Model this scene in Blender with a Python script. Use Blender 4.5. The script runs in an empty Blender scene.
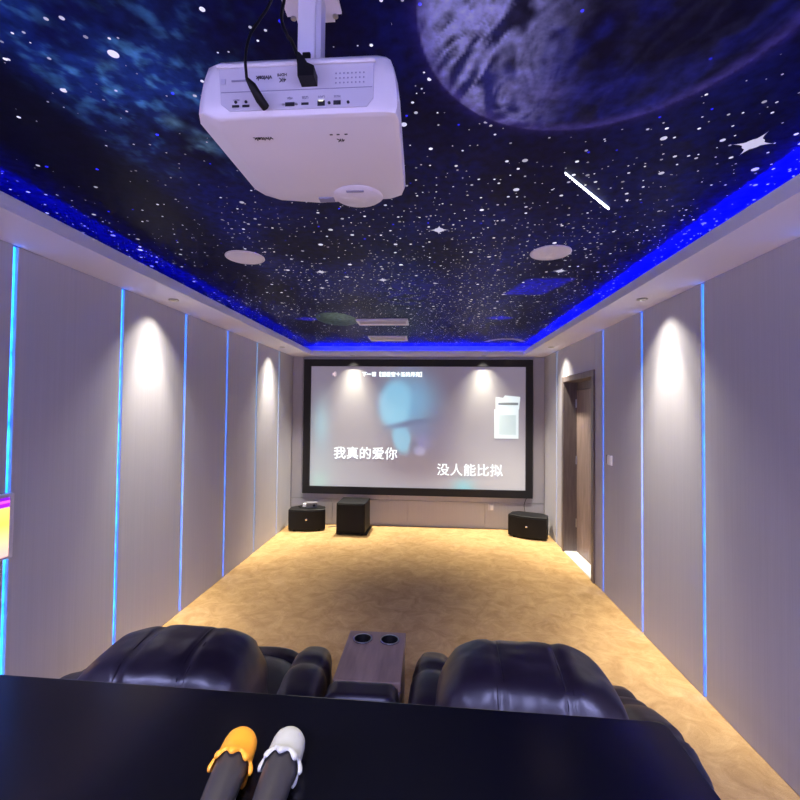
import bpy, bmesh, math, random
from mathutils import Vector, Matrix, noise
random.seed(7)
scn = bpy.context.scene
COL = scn.collection
PI = math.pi

# ------------------------------------------------------------------ helpers
def lin(r, g, b):
    f = lambda c: (c/12.92 if c <= .04045 else ((c+.055)/1.055)**2.4)
    return (f(r/255), f(g/255), f(b/255), 1)

def new_mat(name):
    m = bpy.data.materials.new(name); m.use_nodes = True
    nt = m.node_tree; b = nt.nodes['Principled BSDF']
    return m, nt, b

def mat(name, col, rough=.5, metal=0, bump=0, bscale=60, var=0, vscale=8, coat=0, spec=.5, stretch=None):
    m, nt, b = new_mat(name)
    b.inputs['Base Color'].default_value = col
    b.inputs['Roughness'].default_value = rough
    b.inputs['Metallic'].default_value = metal
    b.inputs['Coat Weight'].default_value = coat
    b.inputs['Specular IOR Level'].default_value = spec
    if bump or var:
        tc = nt.nodes.new('ShaderNodeTexCoord'); src = tc.outputs['Object']
        if stretch:
            mp = nt.nodes.new('ShaderNodeMapping'); mp.inputs['Scale'].default_value = stretch
            nt.links.new(src, mp.inputs['Vector']); src = mp.outputs['Vector']
    if var:
        n = nt.nodes.new('ShaderNodeTexNoise'); n.inputs['Scale'].default_value = vscale; n.inputs['Detail'].default_value = 6
        r = nt.nodes.new('ShaderNodeMapRange'); r.inputs[1].default_value = .3; r.inputs[2].default_value = .7
        r.inputs[3].default_value = 1-var; r.inputs[4].default_value = 1+var
        mx = nt.nodes.new('ShaderNodeVectorMath'); mx.operation = 'SCALE'; mx.inputs[0].default_value = col[:3]
        nt.links.new(src, n.inputs['Vector']); nt.links.new(n.outputs['Fac'], r.inputs[0])
        nt.links.new(r.outputs[0], mx.inputs['Scale']); nt.links.new(mx.outputs[0], b.inputs['Base Color'])
    if bump:
        n = nt.nodes.new('ShaderNodeTexNoise'); n.inputs['Scale'].default_value = bscale; n.inputs['Detail'].default_value = 5
        bp = nt.nodes.new('ShaderNodeBump'); bp.inputs['Strength'].default_value = bump; bp.inputs['Distance'].default_value = .01
        nt.links.new(src, n.inputs['Vector']); nt.links.new(n.outputs['Fac'], bp.inputs['Height'])
        nt.links.new(bp.outputs['Normal'], b.inputs['Normal'])
    return m

def emit(name, col, strength, base=(0.02, 0.02, 0.02, 1)):
    m, nt, b = new_mat(name)
    b.inputs['Base Color'].default_value = base
    b.inputs['Emission Color'].default_value = col
    b.inputs['Emission Strength'].default_value = strength
    return m

def obj(name, bm, m, parent=None, smooth=False, loc=None):
    me = bpy.data.meshes.new(name)
    bmesh.ops.recalc_face_normals(bm, faces=bm.faces[:])
    bm.to_mesh(me); bm.free()
    if smooth is True:
        for p in me.polygons: p.use_smooth = True
    elif smooth:
        me.set_sharp_from_angle(angle=math.radians(smooth))
        for p in me.polygons: p.use_smooth = True
    me.materials.append(m)
    o = bpy.data.objects.new(name, me); COL.objects.link(o)
    if parent: o.parent = parent
    if loc: o.location = loc
    return o

def thing(name, label, cat, loc=(0, 0, 0), rz=0, group=None):
    o = bpy.data.objects.new(name, None); COL.objects.link(o)
    o.empty_display_size = .05
    o.location = loc; o.rotation_euler = (0, 0, rz)
    return tag(o, label, cat, group)

def tag(o, label, cat, group=None):
    o['label'] = label; o['category'] = cat
    if group: o['group'] = group
    return o

def struct(o):
    o['kind'] = 'structure'; return o

def copy_tree(o, parent=None):
    c = o.copy(); COL.objects.link(c)
    if parent: c.parent = parent
    for ch in list(o.children): copy_tree(ch, c)
    return c

def add_box(bm, x0, x1, y0, y1, z0, z1, bev=0, seg=2):
    vs = [bm.verts.new((x, y, z)) for x in (x0, x1) for y in (y0, y1) for z in (z0, z1)]
    f = [(0, 1, 3, 2), (4, 6, 7, 5), (0, 4, 5, 1), (2, 3, 7, 6), (0, 2, 6, 4), (1, 5, 7, 3)]
    fs = [bm.faces.new([vs[i] for i in q]) for q in f]
    if bev:
        es = list({e for q in fs for e in q.edges})
        bmesh.ops.bevel(bm, geom=es, offset=bev, segments=seg, profile=.5, affect='EDGES')

def box(x0, x1, y0, y1, z0, z1, bev=0, seg=2):
    bm = bmesh.new(); add_box(bm, x0, x1, y0, y1, z0, z1, bev, seg); return bm

def add_loft(bm, rings, cap=True):
    R = [[bm.verts.new(p) for p in r] for r in rings]
    n = len(R[0])
    for a, b in zip(R, R[1:]):
        for i in range(n):
            bm.faces.new((a[i], a[(i+1) % n], b[(i+1) % n], b[i]))
    if cap:
        bm.faces.new(R[0][::-1]); bm.faces.new(R[-1])
    return R

def lathe(prof, n=32, axis='z', M=None, cap=True):
    """prof: list of (radius, height)"""
    bm = bmesh.new()
    rings = [[(r*math.cos(2*PI*i/n), r*math.sin(2*PI*i/n), h) for i in range(n)] for r, h in prof]
    add_loft(bm, rings, cap)
    if M: bm.transform(M)
    return bm

def tube(pts, r, n=10, radii=None, bm=None):
    bm = bm or bmesh.new()
    pts = [Vector(p) for p in pts]; rings = []
    up = Vector((.123, .31, .94))
    for i, p in enumerate(pts):
        t = (pts[min(i+1, len(pts)-1)]-pts[max(i-1, 0)]).normalized()
        a = t.cross(up).normalized(); b = t.cross(a)
        rr = radii[i] if radii else r
        rings.append([tuple(p+rr*(math.cos(2*PI*k/n)*a+math.sin(2*PI*k/n)*b)) for k in range(n)])
    add_loft(bm, rings); return bm

def spline(pts, k=8):
    """Catmull-Rom through points"""
    P = [Vector(p) for p in pts]; P = [2*P[0]-P[1]]+P+[2*P[-1]-P[-2]]; out = []
    for i in range(1, len(P)-2):
        for j in range(k):
            t = j/k
            out.append(.5*((2*P[i])+(P[i+1]-P[i-1])*t+(2*P[i-1]-5*P[i]+4*P[i+1]-P[i+2])*t*t+(3*P[i]-P[i-1]-3*P[i+1]+P[i+2])*t**3))
    out.append(P[-2]); return out

def puff(c, s, p=3., n=16, disp=None, bm=None):
    """rounded-box cushion: centre c, half sizes s; disp(q) -> offset for unit-space point q"""
    bm = bm or bmesh.new(); b2 = bmesh.new()
    bmesh.ops.create_cube(b2, size=2)
    bmesh.ops.subdivide_edges(b2, edges=b2.edges[:], cuts=n, use_grid_fill=True)
    for v in b2.verts:
        q = v.co
        q = Vector((math.tan(q.x*PI/4), math.tan(q.y*PI/4), math.tan(q.z*PI/4)))
        k = (abs(q.x)**p+abs(q.y)**p+abs(q.z)**p)**(1/p)
        q = q/k
        w = Vector((q.x*s[0], q.y*s[1], q.z*s[2]))
        if disp: w = disp(q, w)
        v.co = w+Vector(c)
    me = bpy.data.meshes.new('tmp'); b2.to_mesh(me); b2.free()
    bm.from_mesh(me); bpy.data.meshes.remove(me)
    return bm

def boolean_cut(o, cutter):
    md = o.modifiers.new('cut', 'BOOLEAN'); md.operation = 'DIFFERENCE'; md.object = cutter; md.solver = 'EXACT'
    dg = bpy.context.evaluated_depsgraph_get()
    me = bpy.data.meshes.new_from_object(o.evaluated_get(dg))
    o.modifiers.clear(); o.data = me
    bpy.data.objects.remove(cutter)

def text(name, body, size, M, m, parent=None, extrude=.0006, offset=0, spacing=1., width=None):
    cu = bpy.data.curves.new(name, 'FONT'); cu.body = body; cu.size = size; cu.extrude = extrude; cu.offset = offset
    cu.align_x = 'CENTER'; cu.align_y = 'CENTER'; cu.space_character = spacing
    t = bpy.data.objects.new(name, cu); COL.objects.link(t)
    dg = bpy.context.evaluated_depsgraph_get()
    me = bpy.data.meshes.new_from_object(t.evaluated_get(dg)); me.name = name
    bpy.data.objects.remove(t)
    if width and len(me.vertices):
        xs = [v.co.x for v in me.vertices]; ys = [v.co.y for v in me.vertices]
        cx = (min(xs)+max(xs))/2; cy = (min(ys)+max(ys))/2; k = width/(max(xs)-min(xs))
        me.transform(Matrix.Diagonal((k, k, 1, 1)) @ Matrix.Translation((-cx, -cy, 0)))
    me.transform(M)
    me.materials.clear(); me.materials.append(m)
    o = bpy.data.objects.new(name, me); COL.objects.link(o)
    if parent: o.parent = parent
    return o

def frame_M(origin, xax, yax):
    x = Vector(xax).normalized(); z = x.cross(Vector(yax)).normalized(); y = z.cross(x)
    M = Matrix((x, y, z)).transposed().to_4x4(); M.translation = Vector(origin); return M

def sstep(a, b, x):
    t = max(0, min(1, (x-a)/(b-a))); return t*t*(3-2*t)
def mix(a, b, t): return tuple(a[i]*(1-t)+b[i]*t for i in range(3))
def fbm(x, y, z=0, o=5):
    s = 0; a = .5; f = 1
    for _ in range(o):
        s += a*noise.noise((x*f, y*f, z*f+3.7)); a *= .5; f *= 2.03
    return s

# ------------------------------------------------------------------ room dimensions
XL, XR, YF, YB = -2.03, 1.629, 6.30, -2.2       # faces of left, right, screen and rear wall
ZS, ZL, ZC = 2.458, 2.522, 2.62                 # soffit underside, lip top, starry ceiling
TX0, TX1, TY0, TY1 = -1.70, 1.295, -1.75, 6.08  # tray opening

# ------------------------------------------------------------------ materials
def wall_mat():
    m, nt, b = new_mat('fabric_wall')
    tc = nt.nodes.new('ShaderNodeTexCoord')
    mp = nt.nodes.new('ShaderNodeMapping'); mp.inputs['Scale'].default_value = (150, 150, 1.5)
    n = nt.nodes.new('ShaderNodeTexNoise'); n.inputs['Scale'].default_value = 1; n.inputs['Detail'].default_value = 3
    nt.links.new(tc.outputs['Object'], mp.inputs['Vector']); nt.links.new(mp.outputs[0], n.inputs['Vector'])
    cr = nt.nodes.new('ShaderNodeValToRGB')
    cr.color_ramp.elements[0].position = .25; cr.color_ramp.elements[0].color = lin(182, 181, 190)
    cr.color_ramp.elements[1].position = .75; cr.color_ramp.elements[1].color = lin(190, 189, 198)
    nt.links.new(n.outputs['Fac'], cr.inputs[0]); nt.links.new(cr.outputs[0], b.inputs['Base Color'])
    bp = nt.nodes.new('ShaderNodeBump'); bp.inputs['Strength'].default_value = .05; bp.inputs['Distance'].default_value = .004
    nt.links.new(n.outputs['Fac'], bp.inputs['Height']); nt.links.new(bp.outputs[0], b.inputs['Normal'])
    b.inputs['Roughness'].default_value = .75; b.inputs['Specular IOR Level'].default_value = .25
    return m

def carpet_mat():
    m, nt, b = new_mat('tan_carpet')
    tc = nt.nodes.new('ShaderNodeTexCoord')
    n1 = nt.nodes.new('ShaderNodeTexNoise'); n1.inputs['Scale'].default_value = 7; n1.inputs['Detail'].default_value = 8; n1.inputs['Roughness'].default_value = .72
    n1.inputs['Distortion'].default_value = .8
    n2 = nt.nodes.new('ShaderNodeTexNoise'); n2.inputs['Scale'].default_value = 240; n2.inputs['Detail'].default_value = 3
    for n in (n1, n2): nt.links.new(tc.outputs['Object'], n.inputs['Vector'])
    cr = nt.nodes.new('ShaderNodeValToRGB')
    e = cr.color_ramp.elements
    e[0].position = .32; e[0].color = lin(172, 137, 90); e[1].position = .66; e[1].color = lin(206, 171, 120)
    nt.links.new(n1.outputs['Fac'], cr.inputs[0])
    mr = nt.nodes.new('ShaderNodeMapRange'); mr.inputs[3].default_value = .78; mr.inputs[4].default_value = 1.2
    nt.links.new(n2.outputs['Fac'], mr.inputs[0])
    mx = nt.nodes.new('ShaderNodeVectorMath'); mx.operation = 'SCALE'
    nt.links.new(cr.outputs[0], mx.inputs[0]); nt.links.new(mr.outputs[0], mx.inputs['Scale'])
    nt.links.new(mx.outputs[0], b.inputs['Base Color'])
    bp = nt.nodes.new('ShaderNodeBump'); bp.inputs['Strength'].default_value = .5; bp.inputs['Distance'].default_value = .006
    nt.links.new(n2.outputs['Fac'], bp.inputs['Height']); nt.links.new(bp.outputs[0], b.inputs['Normal'])
    b.inputs['Roughness'].default_value = .95; b.inputs['Specular IOR Level'].default_value = .1
    return m

M_wall = wall_mat(); M_carpet = carpet_mat()
M_soffit = mat('soffit_paint', lin(228, 228, 246), .6)
M_black = mat('black_plastic', (.006, .006, .007, 1), .5, spec=.3, bump=.05, bscale=300)
M_frame = mat('black_velvet_frame', (.008, .008, .012, 1), .7)
M_grille = mat('speaker_grille', (.006, .006, .008, 1), .6, spec=.25, bump=.3, bscale=700)
M_white = mat('white_plastic', lin(240, 237, 242), .38)
M_whitedim = mat('port_panel_white', lin(212, 210, 220), .5)
M_grey = mat('grey_plastic', lin(120, 118, 128), .5)
M_print = mat('black_print', (.02, .02, .03, 1), .6)
M_faint = mat('grey_print', lin(150, 148, 170), .6)
M_steel = mat('brushed_steel', (.55, .55, .56, 1), .28, 1)
M_chrome = mat('chrome', (.8, .8, .8, 1), .12, 1)
M_leather = mat('aubergine_leather', (.013, .008, .015, 1), .37, bump=.15, bscale=14, var=.25, vscale=5, spec=.6)
M_piping = mat('leather_piping', (.010, .006, .012, 1), .4)
M_table = mat('black_table_lacquer', (.003, .003, .005, 1), .20, bump=.03, bscale=3, spec=.5)
M_wood = mat('grey_brown_wood', lin(140, 122, 116), .45, var=.28, vscale=3, stretch=(14, 14, 1.1), spec=.35)
M_woodtop = mat('ash_brown_wood', lin(152, 126, 110), .45, var=.14, vscale=3, stretch=(16, 2, 16), spec=.35)
M_casing = mat('dark_wood_casing', lin(112, 102, 102), .45, var=.22, vscale=3, stretch=(14, 14, 1.1))
M_marble = mat('white_threshold_stone', lin(236, 234, 232), .3, var=.05, vscale=6)
M_socket = mat('white_switch_plate', lin(252, 250, 252), .35)

def led_mat(name, c0, c1, strength, scale=9):
    m, nt, b = new_mat(name)
    tc = nt.nodes.new('ShaderNodeTexCoord')
    mp = nt.nodes.new('ShaderNodeMapping'); mp.inputs['Scale'].default_value = (.1, .1, 1)
    n = nt.nodes.new('ShaderNodeTexNoise'); n.inputs['Scale'].default_value = scale; n.inputs['Detail'].default_value = 4
    nt.links.new(tc.outputs['Object'], mp.inputs[0]); nt.links.new(mp.outputs[0], n.inputs['Vector'])
    cr = nt.nodes.new('ShaderNodeValToRGB'); e = cr.color_ramp.elements
    e[0].position = .35; e[0].color = c0; e[1].position = .62; e[1].color = c1
    nt.links.new(n.outputs['Fac'], cr.inputs[0]); nt.links.new(cr.outputs[0], b.inputs['Emission Color'])
    b.inputs['Emission Strength'].default_value = strength
    b.inputs['Base Color'].default_value = (.02, .05, .1, 1)
    return m
M_led = led_mat('blue_led_diffuser', (.0, .05, .6, 1), (.015, .24, 1, 1), 2.6)
M_channel = mat('blue_tinted_channel', lin(120, 150, 200), .3)
M_cove = emit('cove_blue_led', (.004, .008, 1, 1), 110)

# starry ceiling print ------------------------------------------------------
def ceiling_mat():
    m, nt, b = new_mat('starry_ceiling_print')
    N = nt.nodes.new; L = nt.links.new
    geo = N('ShaderNodeTexCoord')
    att = N('ShaderNodeAttribute'); att.attribute_name = 'print'
    dens = N('ShaderNodeAttribute'); dens.attribute_name = 'dens'
    sep = N('ShaderNodeSeparateXYZ'); L(geo.outputs['Object'], sep.inputs[0])
    cmb = N('ShaderNodeCombineXYZ'); L(sep.outputs[0], cmb.inputs[0]); L(sep.outputs[1], cmb.inputs[1])
    def math_(op, a, bb=None, c=None):
        n = N('ShaderNodeMath'); n.operation = op
        for i, v in enumerate((a, bb, c)):
            if v is None: continue
            if isinstance(v, (int, float)): n.inputs[i].default_value = v
            else: L(v, n.inputs[i])
        return n.outputs[0]
    def stars(scale, rmin, rmax, prob, off, use_dens=True):
        mp = N('ShaderNodeMapping'); mp.inputs['Location'].default_value = off; L(cmb.outputs[0], mp.inputs[0])
        v = N('ShaderNodeTexVoronoi'); v.voronoi_dimensions = '2D'; v.inputs['Scale'].default_value = scale
        L(mp.outputs[0], v.inputs['Vector'])
        s = N('ShaderNodeSeparateColor'); L(v.outputs['Color'], s.inputs[0])
        rad = math_('MULTIPLY_ADD', math_('POWER', s.outputs[0], 3.), (rmax-rmin)*scale, rmin*scale)
        inside = math_('LESS_THAN', v.outputs['Distance'], rad)
        th = math_('MULTIPLY', dens.outputs['Fac'], prob) if use_dens else prob
        on = math_('LESS_THAN', s.outputs[1], th)
        bri = math_('MULTIPLY_ADD', s.outputs[2], .75, .25)
        return math_('MULTIPLY', math_('MULTIPLY', inside, on), bri)
    s1 = stars(9, .0045, .014, .44, (.3, .7, 0))
    s2 = stars(18, .003, .0078, .34, (3.1, 1.7, 0))
    s3 = stars(34, .0018, .0042, .14, (5.3, 2.2, 0))
    st = math_('MINIMUM', math_('ADD', math_('ADD', s1, s2), s3), 1.)
    # larger four-pointed stars
    big = None
    for (x, y, r) in [(1.125, 1.579, .075), (.04, 2.257, .06), (.865, 2.953, .06), (-.348, 3.113, .055), (-.756, 2.916, .05), (-.846, 3.303, .035), (-.60, 3.03, .03)]:
        ax = math_('SQRT', math_('ABSOLUTE', math_('SUBTRACT', sep.outputs[0], x)))
        ay = math_('SQRT', math_('ABSOLUTE', math_('SUBTRACT', sep.outputs[1], y)))
        d = math_('LESS_THAN', math_('ADD', ax, ay), math.sqrt(r))
        c = N('ShaderNodeVectorMath'); c.operation = 'DISTANCE'; L(cmb.outputs[0], c.inputs[0]); c.inputs[1].default_value = (x, y, 0)
        d = math_('MAXIMUM', d, math_('LESS_THAN', c.outputs['Value'], r*.42))
        big = d if big is None else math_('MAXIMUM', big, d)
    st = math_('MAXIMUM', st, math_('MULTIPLY', big, .6))
    # fine sparkle noise over the nebula
    nz = N('ShaderNodeTexNoise'); nz.inputs['Scale'].default_value = 26; nz.inputs['Detail'].default_value = 6; L(cmb.outputs[0], nz.inputs['Vector'])
    mr = N('ShaderNodeMapRange'); mr.inputs[1].default_value = .3; mr.inputs[2].default_value = .72; mr.inputs[3].default_value = .55; mr.inputs[4].default_value = 1.5
    L(nz.outputs['Fac'], mr.inputs[0])
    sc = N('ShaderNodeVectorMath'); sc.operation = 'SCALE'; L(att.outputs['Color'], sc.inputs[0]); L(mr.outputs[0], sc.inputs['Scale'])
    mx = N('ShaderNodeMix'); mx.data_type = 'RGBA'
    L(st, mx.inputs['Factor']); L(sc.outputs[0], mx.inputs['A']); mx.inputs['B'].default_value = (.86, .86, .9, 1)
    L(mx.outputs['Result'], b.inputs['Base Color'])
    # fibre-optic star points set in the ceiling: white ones and sparse blue ones
    blue = stars(5.2, .0035, .006, .30, (9.2, 4.4, 0), False)
    e1 = N('ShaderNodeMix'); e1.data_type = 'RGBA'; L(blue, e1.inputs['Factor'])
    wh = N('ShaderNodeVectorMath'); wh.operation = 'SCALE'; wh.inputs[0].default_value = (.60, .62, .85); L(st, wh.inputs['Scale'])
    L(wh.outputs[0], e1.inputs['A']); e1.inputs['B'].default_value = (.05, .05, 3., 1)
    L(e1.outputs['Result'], b.inputs['Emission Color']); b.inputs['Emission Strength'].default_value = CEIL_EMIT
    b.inputs['Roughness'].default_value = .5; b.inputs['Specular IOR Level'].default_value = .08
    return m
CEIL_EMIT = .30

def ceiling_paint(x, y):
    """colour of the printed mural (linear albedo) and star density"""
    f1 = fbm(x*1.3, y*1.1, .3); f2 = fbm(x*4, y*3, 1.3); f3 = fbm(x*11, y*9, 5.1)
    c = (.0015, .002, .046)
    c = mix(c, (.003, .010, .17), sstep(-.2, .3, f1))
    d = .55+.9*sstep(-.2, .3, f1)
    # milky band from near-left corner inward
    t = (x+.98)*.20+(y-.98)*.98                  # along
    band = math.exp(-(((x+.90)-(y-1.0)*.10)/.24)**2)*sstep(1.8, 1.4, y)
    band *= sstep(-.30, .25, f2)
    c = mix(c, (.012, .06, .34), min(1, band*1.2))
    c = mix(c, (.10, .40, .75), max(0, band*sstep(.0, .34, .5*f3+fbm(x*24, y*20, 9.1, 4))*1.1))
    for (bx, by, br, k) in [(-.83, 1.50, .045, .9), (-.86, 1.36, .03, .6), (-.90, 1.10, .03, .45), (-.79, 1.42, .03, .5)]:
        g = math.exp(-((x-bx)**2+(y-by)**2)/br**2)
        c = mix(c, (.22, .55, .68), g*k*sstep(-.2, .2, f3))
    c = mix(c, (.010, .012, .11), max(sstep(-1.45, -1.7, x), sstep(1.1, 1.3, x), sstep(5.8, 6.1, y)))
    # dark band along the left edge
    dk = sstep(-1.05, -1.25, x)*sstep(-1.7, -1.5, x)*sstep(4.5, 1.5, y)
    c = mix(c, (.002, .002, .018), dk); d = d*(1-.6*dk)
    if y < 1.9 and x < -.1: d *= .55
    # galaxy haze in the far middle
    g = math.exp(-(((x+.2)/.75)**2+((y-4.6)/1.1)**2))
    c = mix(c, (.030, .038, .11), g*.7*sstep(-.3, .3, f2)); d += g*1.1
    g = math.exp(-(((x+.18)/.25)**2+((y-3.5)/.35)**2))
    c = mix(c, (.010, .010, .42), g*.9*sstep(-.25, .3, f3))
    d += .6*math.exp(-((x-.1)/.6)**2)*sstep(1.5, 2.2, y)
    # saturated blue patches mixed into the ceiling colour
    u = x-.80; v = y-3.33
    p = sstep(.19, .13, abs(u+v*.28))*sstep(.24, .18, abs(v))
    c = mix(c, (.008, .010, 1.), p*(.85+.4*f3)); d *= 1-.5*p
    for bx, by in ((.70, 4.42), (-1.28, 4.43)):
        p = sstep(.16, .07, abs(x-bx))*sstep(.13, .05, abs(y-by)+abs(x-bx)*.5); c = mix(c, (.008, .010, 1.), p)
    # muted green disc planet
    r = math.hypot((x+.98)/.21, (y-4.47)/.33)
    if r < 1:
        c = mix((.05, .11, .12), (.16, .30, .27), sstep(1., .2, math.hypot((x+.93)/.21, (y-4.3)/.33))); d = 0
    # pale arc near the far right corner
    r = math.hypot((x-1.0)/.30, (y-6.1)/.45)
    if .78 < r < 1 and y < 5.95: c = (.4, .42, .48)
    # the big planet
    px, py, R = .43, 1.0, .472
    r = math.hypot(x-px, y-py)/R
    if r < 1:
        d = 0
        nx, ny = (x-px)/R, (y-py)/R; nz = math.sqrt(max(0, 1-r*r))
        w = fbm(nx*2.2+1.5*f2, ny*2.2-.8*f1, nz*2.2, 6)
        ux, uy = nx*.94+ny*.34, -nx*.34+ny*.94
        wq = fbm(ux*2.5, uy*1.5, 7.7, 2)
        sw = .42-1.5*abs(fbm(ux*5.5+2.4*wq, uy*2.2+1.6*wq, 2.2, 4)) if abs(wq) < 9 else 0
        ocean = mix((.006, .008, .05), (.03, .035, .26), sstep(-.3, .35, w))
        land = (.010, .010, .030)
        ocean = mix((.003, .004, .05), (.012, .018, .22), sstep(-.3, .35, w)); land = (.003, .003, .026)
        pc = mix(ocean, land, sstep(.05, .17, fbm(nx*1.6+.4, ny*1.9+1.9, .8, 5))*.9)
        # cloud swirls gather on the left flank
        cl = sstep(-.05, -.78, nx-.10*ny)
        k = sstep(.06, .44, sw)*(.02+1.05*cl)+.05*cl
        pc = mix(pc, (.46, .54, 1.), min(1, k))
        g = math.exp(-((nx+.25)**2/.03+(ny-.62)**2/.01)); pc = mix(pc, (.16, .17, .42), .6*g)
        rim = sstep(.88, .985, r)
        pc = mix(pc, (.10, .09, .42), rim*.65)
        edge = sstep(1., .985, r)
        c = mix((.03, .025, .16), pc, edge)
    else:
        c = mix(c, (.03, .025, .20), math.exp(-(r-1)/.035)*.8)
        if r < 1.03: d = 0
    return c, max(0, min(1.6, d))

def build_ceiling():
    xs = [XL-.027]+[(-2.0+i*.0072) for i in range(500)]+[XR+.027]
    ys = [YB-.01]+[YB+i*.25 for i in range(11)]+[.46+i*.0066 for i in range(178)]+[1.64+i*.026 for i in range(178)]+[YF+.027]
    xs = sorted(xs); ys = sorted(ys)
    verts = []; cols = []; dens = []
    for y in ys:
        for x in xs:
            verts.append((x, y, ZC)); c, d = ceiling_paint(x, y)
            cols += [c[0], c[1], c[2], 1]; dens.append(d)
    nx = len(xs); faces = []
    for j in range(len(ys)-1):
        for i in range(nx-1):
            a = j*nx+i; faces.append((a, a+nx, a+nx+1, a+1))
    n0 = len(verts)
    verts += [(xs[0], ys[0], ZC+.12), (xs[-1], ys[0], ZC+.12), (xs[-1], ys[-1], ZC+.12), (xs[0], ys[-1], ZC+.12)]
    faces.append((n0, n0+1, n0+2, n0+3))
    cols += [0, 0, 0, 1]*4; dens += [0]*4
    me = bpy.data.meshes.new('ceiling'); me.from_pydata(verts, [], faces)
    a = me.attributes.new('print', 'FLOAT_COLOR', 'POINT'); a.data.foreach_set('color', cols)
    a = me.attributes.new('dens', 'FLOAT', 'POINT'); a.data.foreach_set('value', dens)
    me.materials.append(ceiling_mat())
    o = bpy.data.objects.new('ceiling', me); COL.objects.link(o)
    return struct(o)

# ------------------------------------------------------------------ room shell
struct(obj('floor', box(XL-.15, XR+.35, YB-.1, YF+.1, -.1, 0), M_carpet))
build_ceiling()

GAP = .024
LEFT_Y = [1.970+.746*i for i in range(-4, 6)]
RIGHT_Y = [2.708+.747*i for i in range(-5, 5) if i != 3]
DY0, DY1, DZ = 4.40, 5.43, 2.10                  # door casing outer edges
DH = .065                                        # casing width

def panels(xf, sgn, seams, root, y_end0, y_end1, skip=None):
    """upholstered panels standing 28 mm proud of the wall between the strips"""
    edges = [y_end0]+seams+[y_end1]
    for a, b in zip(edges, edges[1:]):
        a2 = a+(GAP/2 if a in seams else 0); b2 = b-(GAP/2 if b in seams else 0)
        x0, x1 = sorted((xf, xf+sgn*.028))
        bm = bmesh.new()
        if skip and a2 < skip[0] < b2:
            add_box(bm, x0, x1, a2, skip[0], .0, ZS, .004)
            add_box(bm, x0, x1, skip[1], b2, .0, ZS, .004)
            add_box(bm, x0, x1, skip[0], skip[1], skip[2], ZS, .004)
        else:
            add_box(bm, x0, x1, a2, b2, .0, ZS, .004)
        obj('wall_panel', bm, M_wall, root)

wl = struct(obj('wall_left', box(XL-.15, XL-.028, YB, YF+.1, 0, ZC), M_wall))
panels(XL, -1, LEFT_Y, wl, YB, YF)
bm = bmesh.new()                                 # right wall with the door opening
add_box(bm, XR+.028, XR+.19, YB, DY0+.01, 0, ZC); add_box(bm, XR+.028, XR+.19, DY1-.01, YF+.1, 0, ZC)
add_box(bm, XR+.028, XR+.19, DY0+.01, DY1-.01, DZ-.01, ZC)
wr = struct(obj('wall_right', bm, M_wall))
panels(XR, 1, RIGHT_Y, wr, YB, YF, (DY0+.01, DY1-.01, DZ-.01))

wf = struct(obj('wall_front', box(XL-.028, XR+.028, YF+.028, YF+.12, 0, ZC), M_wall))
for a, b, z0, z1 in [(XL, -1.412, 0, .37), (-1.408, -.30, 0, .37), (-.297, .798, 0, .37), (.802, XR, 0, .37), (XL, -1.88, .374, ZS), (-1.876, 1.478, .374, ZS), (1.482, XR, .374, ZS)]:
    obj('wall_panel', box(a, b, YF, YF+.028, z0, z1, .003), M_wall, wf)
struct(obj('wall_rear', box(XL-.028, XR+.19, YB-.12, YB, 0, ZC), M_wall))

# soffit boxes with their upstand lip and the cove riser behind it
def soffit(name, x0, x1, y0, y1, side):
    bm = bmesh.new()
    add_box(bm, x0, x1, y0, y1, ZS, ZS+.018)
    T = .016
    if side == 'l': add_box(bm, x1-T, x1, y0, y1, ZS+.018, ZL)
    if side == 'r': add_box(bm, x0, x0+T, y0, y1, ZS+.018, ZL)
    if side == 'f': add_box(bm, x0, x1, y0, y0+T, ZS+.018, ZL)
    if side == 'b': add_box(bm, x0, x1, y1-T, y1, ZS+.018, ZL)
    return struct(obj(name, bm, M_soffit))
soffit('trim_1', XL, TX0, YB, YF, 'l')
soffit('trim_2', TX1, XR, YB, YF, 'r')
soffit('trim_3', TX0, TX1, TY1, YF, 'f')
soffit('trim_4', TX0, TX1, YB, TY0, 'b')

# cove LED strips lying in the trough behind the lip
def cove(lbl, a, b, m):
    (x0, y0), (x1, y1) = a, b
    o = obj('cove_light_strip', box(x0, x1, y0, y1, ZS+.018, ZS+.021), m)
    tag(o, lbl, 'led strip', 'blue LED strips in the ceiling cove')
M_coveL = emit('cove_blue_led_dim', (.004, .008, 1, 1), 17)
cove('blue LED strip hidden behind the lip of the left ceiling cove', (TX0-.026, TY0), (TX0-.018, TY1), M_coveL)
cove('blue LED strip hidden behind the lip of the right ceiling cove', (TX1+.018, TY0), (TX1+.026, TY1), M_cove)
cove('blue LED strip in the ceiling cove above the projection screen', (TX0, TY1+.018), (TX1, TY1+.026), M_cove)

# ------------------------------------------------------------------ door
dr = bpy.data.objects.new('door_1', None); COL.objects.link(dr); dr.location = (XR, (DY0+DY1)/2, 0); struct(dr)
off = Vector(dr.location)
def dbox(*a, bev=0):
    x0, x1, y0, y1, z0, z1 = a
    return box(x0-off.x, x1-off.x, y0-off.y, y1-off.y, z0, z1, bev)
def dcas():
    bm = bmesh.new()
    for q in [(XR-.018, XR+.19, DY0, DY0+DH, 0, DZ), (XR-.018, XR+.19, DY1-DH, DY1, 0, DZ), (XR-.018, XR+.19, DY0+DH, DY1-DH, DZ-DH, DZ)]:
        add_box(bm, q[0]-off.x, q[1]-off.x, q[2]-off.y, q[3]-off.y, q[4], q[5], .004)
    return bm
cas = obj('door_casing', dcas(), M_casing, dr)
obj('door_header', dbox(XR+.150, XR+.175, DY0+DH, DY1-DH, 1.945, DZ-DH), M_casing, dr)
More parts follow.
